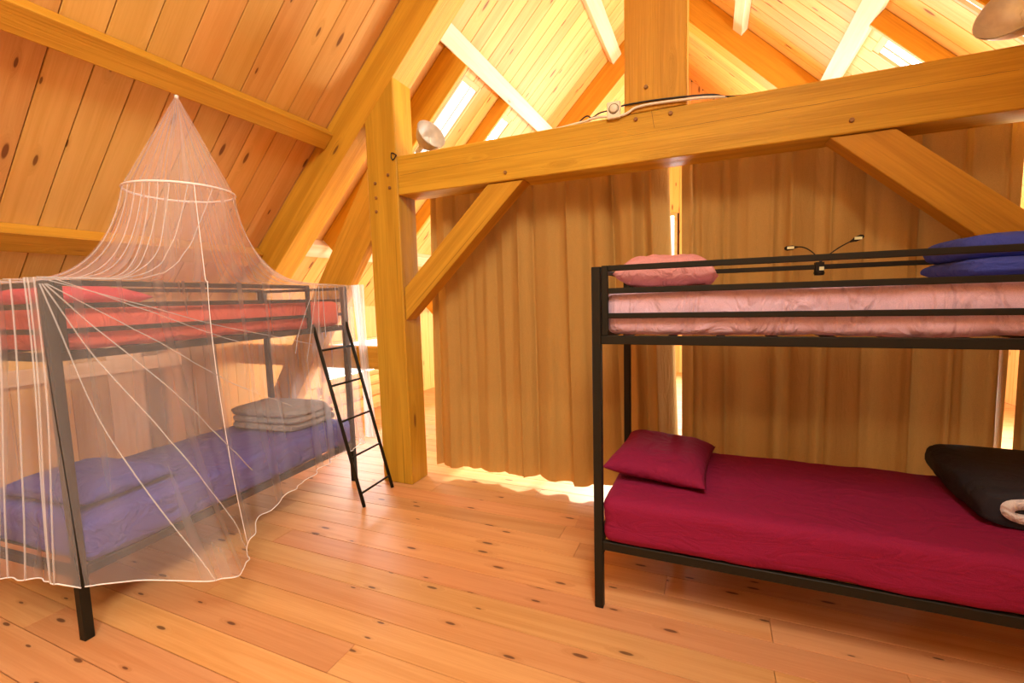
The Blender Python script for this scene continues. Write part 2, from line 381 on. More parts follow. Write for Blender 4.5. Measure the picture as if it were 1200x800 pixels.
# walls -------------------------------------------------------------
def kwall(name, X, sgn, label, openings, boards):
    """knee wall of vertical boards facing the room (sgn=+1: room at +X). openings=(y0,y1,z0,z1)"""
    r = empty(name); tag(r, label, None, None, 'structure')
    H = 1.62
    mb = MB(); ys = sorted({YB, YF, *[o[0] for o in openings], *[o[1] for o in openings]})
    for a, b in zip(ys[:-1], ys[1:]):
        seg = [(0.0, H)]
        for o in openings:
            if a < o[1]-0.01 and b > o[0]+0.01: seg = [(0.0, o[2]), (o[3], H)]
        for z0, z1 in seg:
            mb.box(min(X-sgn*0.03, X-sgn*0.10), max(X-sgn*0.03, X-sgn*0.10), a, b, z0, z1)
    mb.build('backing', 'deck', r)
    for (a, b, mat) in boards:
        seg = [(0.0, H)]
        for o in openings:
            if a < o[1]-0.01 and b > o[0]+0.01: seg = [(0.0, o[2]), (o[3], H)]
        for z0, z1 in seg:
            p = sgn*random.uniform(0, 0.006)
            timber('board', (X-sgn*0.014+p, (a+b)/2, z0), (X-sgn*0.014+p, (a+b)/2, z1), (sgn, 0, 0), b-a-0.004, 0.024, mat, 0.002, r)
    for o in openings:
        e = 0.03
        for nm, bx in (('window_frame', (o[0], o[0]+e, o[2], o[3])), ('window_frame', (o[1]-e, o[1], o[2], o[3])), ('window_frame', (o[0]+e, o[1]-e, o[2], o[2]+e)), ('window_frame', (o[0]+e, o[1]-e, o[3]-e, o[3]))):
            MB().box(X-0.05, X+0.05, bx[0], bx[1], bx[2], bx[3]).build(nm, 'frame', r)
        MB().box(X-0.004, X+0.004, o[0]+e, o[1]-e, o[2]+e, o[3]-e).build('pane', 'glass', r)
    return r
bl = []; y = YB
while y < 1.55: bl.append((y, min(y+0.19, 1.55), 'board')); y += 0.19
for a, b, m_ in ((1.55, 1.72, 'board'), (1.72, 1.885, 'board'), (1.885, 2.13, 'midpanel'), (2.13, 2.39, 'palewood'), (2.39, 2.55, 'oldpanel'), (2.55, 2.69, 'midpanel')): bl.append((a, b, m_))
bl += [(2.69, 2.80, 'oldpanel'), (2.80, 2.92, 'oldpanel'), (2.92, 3.05, 'oldpanel')]
y = 3.05
while y < YF: bl.append((y, min(y+0.19, YF), 'board')); y += 0.19
kl = kwall('wall_left', XL, 1, 'low side wall of vertical pine boards behind the netted bunk bed', [(4.4, 6.2, 0.55, 1.05)], bl)
br = []; y = YB
while y < YF: br.append((y, min(y+0.19, YF), 'board')); y += 0.19
kwall('wall_right', XR, -1, 'low side wall of vertical pine boards on the right', [(3.7, 6.3, 0.3, 1.2)], br)  # window opening added for the far bay's side fill lamp, hidden by the curtains
# rail boards on the left wall
sbox('wall_rail', XL+0.008, XL+0.04, 0.2, 2.69, 1.03, 1.145, 'palewood', 'y', 0.003, kl)
for z0, z1, d in ((0.10, 0.20, 0.10), (0.26, 0.36, 0.05), (0.40, 0.5, 0.04)): sbox('sill_board', XL+0.008, XL+d, 3.7, 6.4, z0, z1, 'board', 'y', 0.003, kl)

def gable(name, Y, sgn, label, openings):
    """end wall of vertical boards (room on the sgn side of Y)"""
    r = empty(name); tag(r, label, None, None, 'structure')
    def top(x): return min(CL + x, CR - x)
    xs = sorted({XL, XA, XR, *[o[0] for o in openings], *[o[1] for o in openings]}); mb = MB()
    for a, b in zip(xs[:-1], xs[1:]):
        seg = [(0.0, None)]
        for o in openings:
            if a < o[1]-0.01 and b > o[0]+0.01: seg = [(0.0, o[2]), (o[3], None)]
        for z0, z1 in seg:
            ta, tb = (z1, z1) if z1 is not None else (top(a)+.02, top(b)+.02)
            q = [(a, Y, z0), (b, Y, z0), (b, Y-sgn*0.08, z0), (a, Y-sgn*0.08, z0), (a, Y, ta), (b, Y, tb), (b, Y-sgn*0.08, tb), (a, Y-sgn*0.08, ta)]
            mb.add(q, BOXF)
    mb.build('backing', 'deck', r)
    x = XL
    while x < XR-0.02:
        b = min(x+0.19, XR); m = (x+b)/2
        seg = [(0.0, top(m)+0.06)]
        for o in openings:
            if x < o[1]-0.01 and b > o[0]+0.01: seg = [(0.0, o[2]), (o[3], top(m)+0.06)]
        for z0, z1 in seg: timber('board', (m, Y+sgn*0.012, z0), (m, Y+sgn*0.012, z1), (0, sgn, 0), b-x-0.004, 0.024, 'board', 0.002, r)
        x += 0.19
    for o in openings:
        e = 0.05
        for bx in ((o[0], o[0]+e, o[2], o[3]), (o[1]-e, o[1], o[2], o[3]), (o[0]+e, o[1]-e, o[2], o[2]+e), (o[0]+e, o[1]-e, o[3]-e, o[3])):
            MB().box(bx[0], bx[1], Y-0.06, Y+0.06, bx[2], bx[3]).build('window_frame', 'frame', r)
        m = (o[0]+o[1])/2
        MB().box(m-0.02, m+0.02, Y-0.04, Y+0.04, o[2]+e, o[3]-e).build('glazing_bar', 'frame', r)
        MB().box(o[0]+e, o[1]-e, Y-0.004, Y+0.004, o[2]+e, o[3]-e).build('pane', 'glass', r)
gable('wall_back', YB, 1, 'gable wall behind the camera with windows added as fill light', [(-2.3, -1.1, 1.0, 2.0), (0.1, 1.3, 1.0, 2.0)])
gable('wall_far', YF, -1, 'far gable wall with wide windows beyond the curtains', [(-2.28, -0.6, 0.9, 3.1), (-0.28, 1.6, 0.9, 3.1)])

# ------------------------------------------------------------------ timber frame
ym = B1+TH/2
def peg(o, x, yy, z, r=0.013):
    inv = o.matrix_world.inverted()
    mb = MB().lathe([(0.0, 0.0), (r*0.8, 0.0), (r, 0.004), (r, 0.018)], 10, (0, 0, 0), (0, 1, 0))
    p = mb.build('peg', 'peg', o); p.matrix_parent_inverse = inv; p.location = (x, yy-0.012, z)
post = timber('timber_post', (-2.459, ym, 0), (-2.459, ym, 3.171), (0, -1, 0), 0.298, TH, 'timber', 0.008, None, (0, 0))
# top of post follows the rafter underside
for v in post.data.vertices:
    if v.co.x > 2.9:
        wx = (post.matrix_world @ v.co).x
        v.co.x = 5.625 + wx - 0.004
tag(post, 'thick square pine post holding up the left end of the tie beam', 'post')
bpy.context.view_layer.update()
for x, z in ((-2.396, 2.575), (-2.386, 2.473), (-2.528, 2.524), (-2.527, 2.408), (-2.532, 2.299)): peg(post, x, B1, z)
tie = sbox('tie_beam', -2.305, 1.648, B1, B1+TH, 2.406, 2.708, 'timber', 'x', 0.006)
tag(tie, 'long horizontal tie beam crossing above the two curtains', 'beam')
bpy.context.view_layer.update()
for x, z in ((-0.449, 2.672), (-0.238, 2.672), (-1.367, 2.462), (0.695, 2.471)): peg(tie, x, B1, z)
# fine drying crack along the beam and a short one under the king post
crk = [(-2.29, 2.556), (-1.88, 2.570), (-1.32, 2.569), (-0.70, 2.566), (-0.685, 2.576), (-0.24, 2.580), (0.30, 2.584), (0.75, 2.588), (1.10, 2.592), (1.40, 2.594)]
pts = []
for (xa, za), (xb, zb) in zip(crk[:-1], crk[1:]):
    for i in range(8):
        t = i/8; pts.append((xa+(xb-xa)*t, B1+0.0005, za+(zb-za)*t+0.003*noise.noise(Vector((xa*3+t*5, 1, 2)))))
c_ = MB().tube(pts, lambda t: 0.0008+0.0012*abs(noise.noise(Vector((t*14, 4, 4)))), 5).build('drying_crack', 'deck', tie); c_.matrix_parent_inverse = tie.matrix_world.inverted()
c_ = MB().tube([(-0.352, B1+0.0005, 2.706), (-0.345, B1+0.0005, 2.66), (-0.335, B1+0.0005, 2.60)], 0.0014, 5).build('drying_crack', 'deck', tie); c_.matrix_parent_inverse = tie.matrix_world.inverted()
king = sbox('king_post', -0.520, -0.147, B1, B1+TH, 2.712, 5.1, 'timber', 'z', 0.005)
tag(king, 'broad upright king post standing on the middle of the tie beam', 'post')
bpy.context.view_layer.update(); peg(king, -0.386, B1, 2.856)
RD = (CL-5.625)/S2
def rafter(P, y0, th, dp, s0, s1, upv, name, label, cat='rafter', mat='timber', d0=0.002):
    o = timber(name, P(s0, y0+th/2, d0+dp/2), P(s1, y0+th/2, d0+dp/2), upv, th, dp, mat, 0.005)
    return tag(o, label, cat)
UL, UR = Vector((-1, 0, 1)), Vector((1, 0, 1))
rafter(LP, B1, TH, RD, S_BOT+0.06, 3.0, UL, 'principal_rafter', 'heavy sloping rafter above the netted bunk bed meeting the post top')
rafter(RP, B1, TH, RD, S_BOT+0.06, 2.8, UR, 'principal_rafter', 'heavy sloping rafter at the right end of the tie beam')
rafter(LP, B2, TH, RD, S_BOT+0.06, 3.31, UL, 'principal_rafter', 'orange sloping rafter seen just left of the king post')
rafter(RP, B2, TH, RD, S_BOT+0.06, 3.31, UR, 'principal_rafter', 'orange sloping rafter seen just right of the king post')
rafter(LP, 3.80, 0.04, RD, -1.11, 1.143, UL, 'common_rafter', 'orange plank rafter just right of the post top')
rafter(LP, 4.97, 0.04, 0.165, -1.11, 1.143, UL, 'common_rafter', 'narrow orange plank rafter between the two left roof windows')
rafter(RP, 4.90, 0.04, 0.14, -1.11, 1.143, UR, 'common_rafter', 'orange plank rafter beside the small right roof window')
rafter(RP, 3.80, 0.04, RD, -1.11, 1.143, UR, 'common_rafter', 'plank rafter hidden behind the right end of the tie beam')
def purlin(P, s0, s1, y0, y1, upv, label, dp=0.10, mat='palewood'):
    m = (s0+s1)/2
    o = timber('purlin', P(m, y0, dp/2+0.002), P(m, y1, dp/2+0.002), upv, s1-s0, dp, mat, 0.005)
    return tag(o, label, 'purlin')
purlin(LP, -0.127, 0.02, YB+0.1, B1-0.002, UL, 'purlin running over the netted bunk that carries the net cord', mat='timber')
purlin(LP, -1.45, -1.30, YB+0.1, B1-0.002, UL, 'lower purlin behind the upper mattress of the netted bunk', mat='timber')
purlin(LP, 1.145, 1.31, B1+TH+0.002, B2-0.002, UL, 'pale purlin above the two left roof windows')
purlin(RP, 1.145, 1.31, B1+TH+0.002, B2-0.002, UR, 'pale purlin above the small right roof window')
purlin(LP, 2.42, 2.58, B1+TH+0.002, B2-0.002, UL, 'upper purlin ending on the orange rafter left of the king post')
purlin(RP, 2.42, 2.56, B1+TH+0.002, B2-0.002, UR, 'upper purlin ending on the orange rafter right of the king post')
purlin(LP, -1.28, -1.12, B1+TH+0.002, B2-0.002, UL, 'lower purlin in the bright bay behind the post')
purlin(RP, 1.145, 1.31, B2+TH+0.002, YF-0.1, UR, 'pale purlin in the farthest bay right of the king post')
purlin(LP, 1.145, 1.31, B2+TH+0.002, YF-0.1, UL, 'pale purlin in the farthest bay left of the king post')
# braces
def brace(name, a, b, wd, th, yc, label, mat='timber'):
    o = timber(name, (a[0], yc, a[1]), (b[0], yc, b[1]), (0, -1, 0), wd, th, mat, 0.005); return tag(o, label, 'brace')
gt = sbox('girt', XL+0.05, -2.612, B1+0.115, B1+TH, 0.962, 1.158, 'timber', 'x', 0.005); tag(gt, 'horizontal girt from the post to the left wall behind the ladder', 'beam')
def kbrace(name, pts, y0, y1, label):
    me = mesh_from([(x, y0, z) for x, z in pts]+[(x, y1, z) for x, z in pts], [tuple(range(len(pts)))]+[tuple(reversed(range(len(pts), 2*len(pts))))]+[(i, i+len(pts), (i+1) % len(pts)+len(pts), (i+1) % len(pts)) for i in range(len(pts))], name)
    bm = bmesh.new(); bm.from_mesh(me); bmesh.ops.recalc_face_normals(bm, faces=bm.faces); bm.to_mesh(me); bm.free()
    # local X along the brace so that the grain follows it
    a = Vector((pts[0][0], (y0+y1)/2, pts[0][1])); d = Vector((pts[1][0]-pts[0][0], 0, pts[1][1]-pts[0][1])).normalized()
    z = Vector((0, -1, 0)); yv = z.cross(d)
    mw = Matrix(((d.x, yv.x, z.x, a.x), (d.y, yv.y, z.y, a.y), (d.z, yv.z, z.z, a.z), (0, 0, 0, 1)))
    me.transform(mw.inverted()); bevel(me, 0.004)
    o = link(name, me, 'timber'); o.matrix_world = mw
    return tag(o, label, 'brace')
kbrace('knee_brace', [(-2.306, 1.40), (-1.235, 2.402), (-1.52, 2.402), (-2.306, 1.665)], B1+0.02, B1+0.16, 'knee brace between the post and the tie beam in front of the left curtain')
kbrace('knee_brace', [(0.60, 2.402), (1.648, 1.46), (1.648, 1.73), (0.90, 2.402)], B1+0.02, B1+0.16, 'knee brace under the right end of the tie beam above the pink bunk')
st = kbrace('strut', [(-2.614, 2.08), (-4.05, 0.02), (-4.39, 0.02), (-2.614, 2.66)], B1+0.012, B1+0.105, 'broad slanting strut from the post down behind the netted bunk')
rp = sbox('timber_post', 1.652, 1.95, B1, B1+TH, 0, 2.73, 'timber', 'z', 0.006); tag(rp, 'square pine post at the far right end of the tie beam', 'post')

# ------------------------------------------------------------------ curtains
def curtain(name, x0, x1, xb0, xb1, z0, z1, Y, label, seed, hem, tilt=0.0):
    nu, nz = int((x1-x0)*130), 22; rnd = random.Random(seed)
    ph = [rnd.uniform(0, 6.28) for _ in range(8)]
    v = []; f = []
    cre = []; c = rnd.uniform(0.03, 0.12)
    while c < x1-x0:
        cre.append((c, rnd.uniform(0.03, 0.085)*rnd.choice((-1, -1, 1)), rnd.uniform(0.012, 0.03), rnd.uniform(0.03, 0.07), rnd.uniform(-0.03, 0.03))); c += rnd.choice((0.07, 0.11, 0.16, 0.22, 0.3))
    for j in range(nz+1):
        t = j/nz
        for i in range(nu+1):
            u = i/nu; s = (x1-x0)*u
            xx = (x0*(1-t)+xb0*t)*(1-u) + (x1*(1-t)+xb1*t)*u
            wv = s*2*PI/0.25 + 1.8*math.sin(s*2.6+ph[0]) + 0.9*math.sin(s*6.1+ph[1])
            amp = 0.026*(0.75+0.5*math.sin(s*3.3+ph[2]))
            sh = math.copysign(abs(math.sin(wv))**0.7, math.sin(wv))
            yy = Y + amp*sh*(0.85+0.3*t) + 0.012*math.sin(s*23+ph[3]+1.5*t)*(0.4+t) + 0.006*math.sin(s*47+ph[4]+2*t)
            yy += 0.006*noise.noise(Vector((s*7, t*4, seed)))
            for (c, dpt, wl, wr_, sl_) in cre:
                q = s-c-sl_*t
                if -0.15 < q < 0.25: yy += dpt*math.exp(-abs(q)/(wl if q < 0 else wr_))*(0.75+0.25*t)
            hz = z0 + tilt*u + hem*(0.4*math.sin(s*4.0+ph[5])+0.3*math.sin(s*9+ph[6])) if t > 0.9 else z0+tilt*u
            v.append((xx + 0.012*math.cos(wv), yy, z1*(1-t)+hz*t))
    for j in range(nz):
        for i in range(nu):
            a = j*(nu+1)+i; f.append((a, a+1, a+nu+2, a+nu+1))
    o = link(name, mesh_from(v, f, name), 'curtain', smooth=True)
    return tag(o, label, 'curtain')
YC = 3.50
curtain('curtain', -2.262, -0.292, -2.31, -0.200, 0.040, 2.52, YC, 'long tan curtain hanging from the post to the gap behind the pink bunk', 3, 0.022, 0.045)
curtain('curtain', -0.205, 1.575, -0.185, 1.575, 0.065, 2.52, YC, 'long tan curtain hanging behind the right bunk bed with the reading lamp', 11, 0.03)

curtain('curtain', 1.60, 3.50, 1.60, 3.50, 0.065, 2.2, YC, 'unseen tan curtain added right of the far right post against light leak', 17, 0.03)  # out of view, added to keep far-bay light from leaking in

# ------------------------------------------------------------------ soft goods
def mattress(name, x0, x1, y0, y1, z0, z1, mat, parent_loc, rz, label, seed, wr=0.006, seams=(), bulge=0.0):
    bm = bmesh.new()
    nx, ny, nz = 90, 40, 10
    idx = {}
    def P(i, j, k):
        key = (i, j, k)
        if key in idx: return idx[key]
        x, y, z = x0+(x1-x0)*i/nx, y0+(y1-y0)*j/ny, z0+(z1-z0)*k/nz
        r = 0.045
        cx, cy, cz = min(max(x, x0+r), x1-r), min(max(y, y0+r), y1-r), min(max(z, z0+r), z1-r)
        d = Vector((x-cx, y-cy, z-cz)); n = d.normalized() if d.length > 1e-6 else Vector((0, 0, 1))
        m = max(abs(d.x), abs(d.y), abs(d.z))
        p = Vector((cx, cy, cz)) + n*(m if m > 0 else 0)
        side = abs(n.y)+abs(n.x)
        a = noise.noise(Vector((p.x*3+seed, p.y*3, p.z*7)))*1.2 + noise.noise(Vector((p.x*9+seed, p.y*9, p.z*22)))*0.6
        dr = 0.0
        if side > 0.5:   # creases running along the sides
            dr = math.sin(p.z*95+2.2*noise.noise(Vector((p.x*2.2+seed, 0, p.z*3)))*3)*0.35*max(0, noise.noise(Vector((p.x*1.7, seed, 2))))*1.6
        for sx in seams:
            q = abs(p.x-sx)
            if q < 0.02: a -= 0.6*(1-q/0.02)
        p = p + n*(wr*(a+dr))
        if n.z > 0.5: p.z += bulge*math.sin(PI*(x-x0)/(x1-x0))*math.sin(PI*(y-y0)/(y1-y0))
        v = bm.verts.new(p); idx[key] = v; return v
    def face(a, b, c, d):
        try: bm.faces.new((a, b, c, d))
        except ValueError: pass
    for i in range(nx):
        for j in range(ny):
            face(P(i, j, 0), P(i, j+1, 0), P(i+1, j+1, 0), P(i+1, j, 0)); face(P(i, j, nz), P(i+1, j, nz), P(i+1, j+1, nz), P(i, j+1, nz))
    for i in range(nx):
        for k in range(nz):
            face(P(i, 0, k), P(i+1, 0, k), P(i+1, 0, k+1), P(i, 0, k+1)); face(P(i, ny, k), P(i, ny, k+1), P(i+1, ny, k+1), P(i+1, ny, k))
    for j in range(ny):
        for k in range(nz):
            face(P(0, j, k), P(0, j, k+1), P(0, j+1, k+1), P(0, j+1, k)); face(P(nx, j, k), P(nx, j+1, k), P(nx, j+1, k+1), P(nx, j, k+1))
    me = bpy.data.meshes.new(name); bm.to_mesh(me); bm.free()
    o = link(name, me, mat, smooth=True); o.location = parent_loc; o.rotation_euler = (0, 0, rz)
    return tag(o, label, 'mattress')

def pillow_mesh(L, W, H, seed, flat=0.25, nx=40, ny=28, wr=0.010):
    v = []; f = []
    for side in (1, -1):
        for j in range(ny+1):
            for i in range(nx+1):
                a, b = -1+2*i/nx, -1+2*j/ny
                # pinched sides, pointed corners
                ex = 1 - 0.07*(1-b*b); ey = 1-0.07*(1-a*a)
                th = (max(0, 1-a**4)*max(0, 1-b**4))**0.55
                w = noise.noise(Vector((a*2.6+seed, b*2.6, side)))*0.8 + noise.noise(Vector((a*6+seed, b*6, side)))*0.5
                z = side*H/2*th*(1 if side > 0 else 1-flat) + wr*w*th
                v.append((a*ex*L/2, b*ey*W/2, z + H/2*(1-flat)))
    n1 = (nx+1)*(ny+1)
    for j in range(ny):
        for i in range(nx):
            a = j*(nx+1)+i
            f.append((a, a+1, a+nx+2, a+nx+1)); f.append((n1+a, n1+a+nx+1, n1+a+nx+2, n1+a+1))
    me = mesh_from(v, f, 'pillow')
    bm = bmesh.new(); bm.from_mesh(me); bmesh.ops.remove_doubles(bm, verts=bm.verts, dist=0.0008); bm.to_mesh(me); bm.free()
    return me
def place(o, loc, rot): o.location = loc; o.rotation_euler = rot; return o

def pad(mb, x0, x1, y0, y1, z0, z1, e=0.5, seed=0, wr=0.006, nx=30, ny=26):
    """soft folded layer: superellipsoid slab"""
    b = len(mb.v); cx, cy, cz = (x0+x1)/2, (y0+y1)/2, (z0+z1)/2; hx, hy, hz = (x1-x0)/2, (y1-y0)/2, (z1-z0)/2
    nu, nv = 56, 20
    def sg(c, p): return math.copysign(abs(c)**p, c)
    for j in range(nv+1):
        ph = -PI/2+PI*j/nv
        for i in range(nu):
            t = 2*PI*i/nu
            x = sg(math.cos(ph), e)*sg(math.cos(t), 0.32); y = sg(math.cos(ph), e)*sg(math.sin(t), 0.32); z = sg(math.sin(ph), 0.75)
            w = 1+wr*8*noise.noise(Vector((x*2+seed, y*2, z*2)))
            mb.v.append((cx+hx*x*w, cy+hy*y*w, cz+hz*z*(1+wr*14*noise.noise(Vector((x*1.7+seed, y*1.7, 5)))) ))
    for j in range(nv):
        for i in range(nu):
            i2 = (i+1) % nu; mb.f.append((b+j*nu+i, b+j*nu+i2, b+(j+1)*nu+i2, b+(j+1)*nu+i))
    return mb

# ------------------------------------------------------------------ bunk beds
BL, BW, BH, T = 2.02, 0.92, 1.695, 0.042
def rail(nm, bed, x0, x1, y0, y1, z0, z1):
    me = mesh_from(boxv(x0, x1, y0, y1, z0, z1), BOXF, nm); bevel(me, 0.003)
    return link(nm, me, 'metal', bed)
def bunk(loc, rz, label, front_end, ladder_gap):
    bed = empty('bunk_bed', loc, rz); tag(bed, label, 'bunk bed', 'dark metal bunk beds')
    for x in (0, BL-T):
        for y in (0, BW-T):
            p = rail('post', bed, x, x+T, y, y+T, 0.0, BH)
            sx = 1 if x == 0 else -1
            a = x+T if sx > 0 else x
            g = mesh_from([(a, y+0.012, 0.35), (a, y+0.012, 0.275), (a+sx*0.012, y+0.012, 0.307), (a, y+0.03, 0.35), (a, y+0.03, 0.275), (a+sx*0.012, y+0.03, 0.307)], [(0, 1, 2), (5, 4, 3), (0, 3, 4, 1), (1, 4, 5, 2), (2, 5, 3, 0)], 'gusset')
            link('gusset', g, 'metal', p)
    t = 0.030
    for z0, z1 in ((0.307, 0.352), (1.331, 1.371)):
        for y in (0.004, BW-0.004-t): rail('side_rail', bed, T, BL-T, y, y+t, z0, z1)
        for x in (0.004, BL-0.004-t): rail('end_rail', bed, x, x+t, T, BW-T, z0, z1)
        for k in range(9):
            xx = 0.12+k*(BL-0.24)/8; rail('slat', bed, xx-0.02, xx+0.02, 0.004+t, BW-0.004-t, z0+0.008, z0+0.022)
    g = 0.024
    for y, xe in ((0.006, front_end), (BW-0.006-g, BL-T-0.004)):
        for z0, z1 in ((1.673, 1.699), (1.568, 1.594), (1.453, 1.477)): rail('guard_rail', bed, T+0.004+0.03, xe-0.03, y, y+g, z0, z1)
        for x in (T+0.004, xe-0.03): rail('guard_upright', bed, x, x+0.03, y, y+g, 1.372, 1.699)
    for x in (0.008, BL-0.008-g):
        for z0, z1 in ((1.666, 1.690), (1.568, 1.594), (1.453, 1.477)): rail('end_guard_rail', bed, x, x+g, T, BW-T, z0, z1)
    return bed
RB = Vector((-0.516, 2.157, 0))
bunk(RB, 0.0, 'dark metal bunk bed on the right made up in burgundy and pink', 1.60, True)
LBa = math.radians(90+4.3)
LB = Vector((-2.692, 1.058, 0))
bunk(LB, LBa, 'dark metal bunk bed on the left under the mosquito net', 1.60, True)
Rl = Matrix.Translation(LB) @ Matrix.Rotation(LBa, 4, 'Z')
def lw(x, y, z): return Rl @ Vector((x, y, z))

mattress('mattress', 0.045, BL-0.045, -0.008, BW-0.02, 0.353, 0.575, 'burgundy', RB, 0, 'burgundy sheeted mattress on the lower right bunk', 1.3, 0.006, (0.585, 1.06))
mattress('mattress', 0.055, BL-0.055, 0.038, BW-0.04, 1.372, 1.585, 'pink', RB, 0, 'pink sheeted mattress on the upper right bunk', 4.1, 0.007, (0.45, 0.9))
mattress('mattress', 0.045, BL-0.045, -0.008, BW-0.02, 0.353, 0.565, 'indigo', LB, LBa, 'indigo blue mattress on the lower bunk inside the net', 7.7, 0.009)
mattress('mattress', 0.055, BL-0.055, 0.038, BW-0.04, 1.372, 1.575, 'red', LB, LBa, 'coral red mattress on the upper bunk inside the net', 9.2, 0.006)

p = link('pillow', pillow_mesh(0.70, 0.52, 0.16, 2.0), 'burgundypillow', smooth=True); place(p, (-0.245, 2.70, 0.572), (math.radians(4), 0, math.radians(86)))
tag(p, 'burgundy pillow on the lower right bunk', 'pillow')
p = link('pillow', pillow_mesh(0.68, 0.48, 0.20, 5.0, wr=0.016), 'pinkpillow', smooth=True); place(p, (-0.205, 2.66, 1.585), (0.02, 0, math.radians(88)))
tag(p, 'crumpled pink pillow on the upper right bunk', 'pillow')
p = link('pillow', pillow_mesh(0.68, 0.48, 0.15, 8.0), 'indigopillow', smooth=True); place(p, lw(0.32, 0.44, 0.562), (0, 0, LBa+math.radians(92)))
tag(p, 'indigo pillow on the lower bunk inside the net', 'pillow')
p = link('pillow', pillow_mesh(0.68, 0.46, 0.13, 11.0), 'redpillow', smooth=True); place(p, lw(0.31, 0.46, 1.572), (0, 0, LBa+math.radians(90)))
tag(p, 'red pillow on the upper bunk inside the net', 'pillow')

# blue folded fleece on the upper right bunk
r = empty('folded_blanket', (1.20, 2.62, 1.588)); tag(r, 'royal blue folded sleeping bag on the pink upper bunk', 'sleeping bag')
pad(MB(), -0.265, 0.33, -0.26, 0.30, 0.0, 0.085, 0.35, 2, 0.006).build('folded_layer', 'blue', r, True)
pad(MB(), -0.265, 0.28, -0.20, 0.30, 0.062, 0.185, 0.5, 6, 0.006).build('folded_layer', 'blue', r, True)
pad(MB(), -0.02, 0.33, -0.275, -0.05, 0.035, 0.165, 0.5, 9, 0.006).build('folded_edge', 'blue', r, True)
# grey blanket inside the net
r = empty('folded_blanket', lw(1.66, 0.44, 0.566), LBa); tag(r, 'grey folded blanket at the far end of the lower netted bunk', 'blanket')
for i, (z0, z1, e) in enumerate(((0.0, 0.075, 0.30), (0.055, 0.125, 0.28), (0.105, 0.19, 0.21))):
    pad(MB(), -0.22, e, -0.34, 0.34, z0, z1, 0.4, i*3, 0.008).build('folded_layer', 'grey', r, True)

# black rolled comforter
r = empty('rolled_comforter', (1.32, 2.76, 0.577), math.radians(-4)); tag(r, 'black rolled comforter with white lining on the burgundy mattress', 'comforter')
mb = MB(); n = 40; ring = []
hw, hh, ln0, ln1 = 0.27, 0.075, -0.355, 0.36
secs = [(ln0, 0.90), (ln0+0.008, 0.95), (ln0+0.03, 0.99), (ln0+0.1, 1.0), (0, 1.03), (ln1-0.12, 1.0), (ln1-0.05, 0.98), (ln1-0.015, 0.93), (ln1, 0.86), (ln1+0.006, 0.7), (ln1+0.008, 0.05)]
ny = []
for a, b in zip(secs[:-1], secs[1:]):
    k = max(1, int((b[0]-a[0])/0.03))
    for q in range(k): ny.append((a[0]+(b[0]-a[0])*q/k, a[1]+(b[1]-a[1])*q/k))
ny.append(secs[-1])
sg = lambda c, p: math.copysign(abs(c)**p, c)
for (yy, sc) in ny:
    for k in range(n):
        t = 2*PI*k/n
        x = hw*sc*sg(math.cos(t), 0.42); z = hh + hh*(0.35+0.65*sc)*sg(math.sin(t), 0.55)
        w = 1+0.05*noise.noise(Vector((math.cos(t)*2, math.sin(t)*2, yy*7)))+0.03*noise.noise(Vector((math.cos(t)*5, math.sin(t)*5, yy*16)))
        mb.v.append((x*w, yy, max(0.0, hh+(z-hh)*w)))
for j in range(len(ny)-1):
    for k in range(n):
        k2 = (k+1) % n; mb.f.append((j*n+k, (j+1)*n+k, (j+1)*n+k2, j*n+k2))
b = len(mb.v); mb.v.append((0, ln0+0.03, hh)); mb.f += [(k, (k+1) % n, b) for k in range(n)]
mb.build('cover', 'black', r, True)
# white quilt layers showing in the end of the roll
def spiral(mb, s0, s1, turns, y0, y1, thick, seed):
    m = 70; b = len(mb.v)
    for i in range(m+1):
        t = i/m; a = 2*PI*turns*t + seed; sc = s0+(s1-s0)*t
        for q in (0, 1):
            cx = (hw*sc - q*thick)*sg(math.cos(a), 0.6); cz = (hh*sc*0.96 - q*thick)*sg(math.sin(a), 0.75)
            wob = 1+0.06*noise.noise(Vector((t*9, seed, 0)))
            for yy in (y0+0.006*noise.noise(Vector((t*14, q, seed))), y1): mb.v.append((cx*wob, yy, hh+cz*wob))
    for i in range(m):
        o = b+i*4
        mb.f += [(o, o+4, o+6, o+2), (o, o+1, o+5, o+4), (o+2, o+6, o+7, o+3)]
lin = MB(); spiral(lin, 0.93, 0.30, 2.3, ln0-0.012, ln0+0.06, 0.036, 5.3); lin.build('lining', 'white', r, True)
lin = MB(); spiral(lin, 0.45, 0.1, 1.5, ln0-0.014, ln0+0.06, 0.014, 3.3); lin.build('inner_fold', 'black', r, True)
mb = MB()
path = [(-0.25+0.004, ln0+0.03+0.58*t, hh+0.035+0.004*math.sin(9*t)) for t in [i/20 for i in range(21)]]
mb.tube(path, 0.005, 6); mb.tube([(-0.24+0.5*t, ln0+0.06, hh*2*0.985-0.02*(1-math.sin(PI*min(1, t*1.2)))+0.004) for t in [i/16 for i in range(17)]], 0.006, 6)
mb.build('piping', 'black', r, True)

# ------------------------------------------------------------------ ladder
lad = empty('bunk_ladder', LB, LBa); tag(lad, 'dark metal ladder leaning on the netted bunk bed beside the post', 'ladder')
def lp(x, z):  # leaning side: y from -0.40 at the floor to -0.012 at the top
    return (x, -0.395 + (0.373)*z/1.40, z)
for x in (1.575, 1.955): MB().tube([lp(x, 0.0), lp(x, 0.7), lp(x, 1.40)], 0.0135, 10).build('side_rail', 'metal', lad, True)
for z in (0.10, 0.375, 0.65, 0.925, 1.20): MB().tube([lp(1.575, z), lp(1.955, z)], 0.0085, 8).build('rung', 'metal', lad, True)

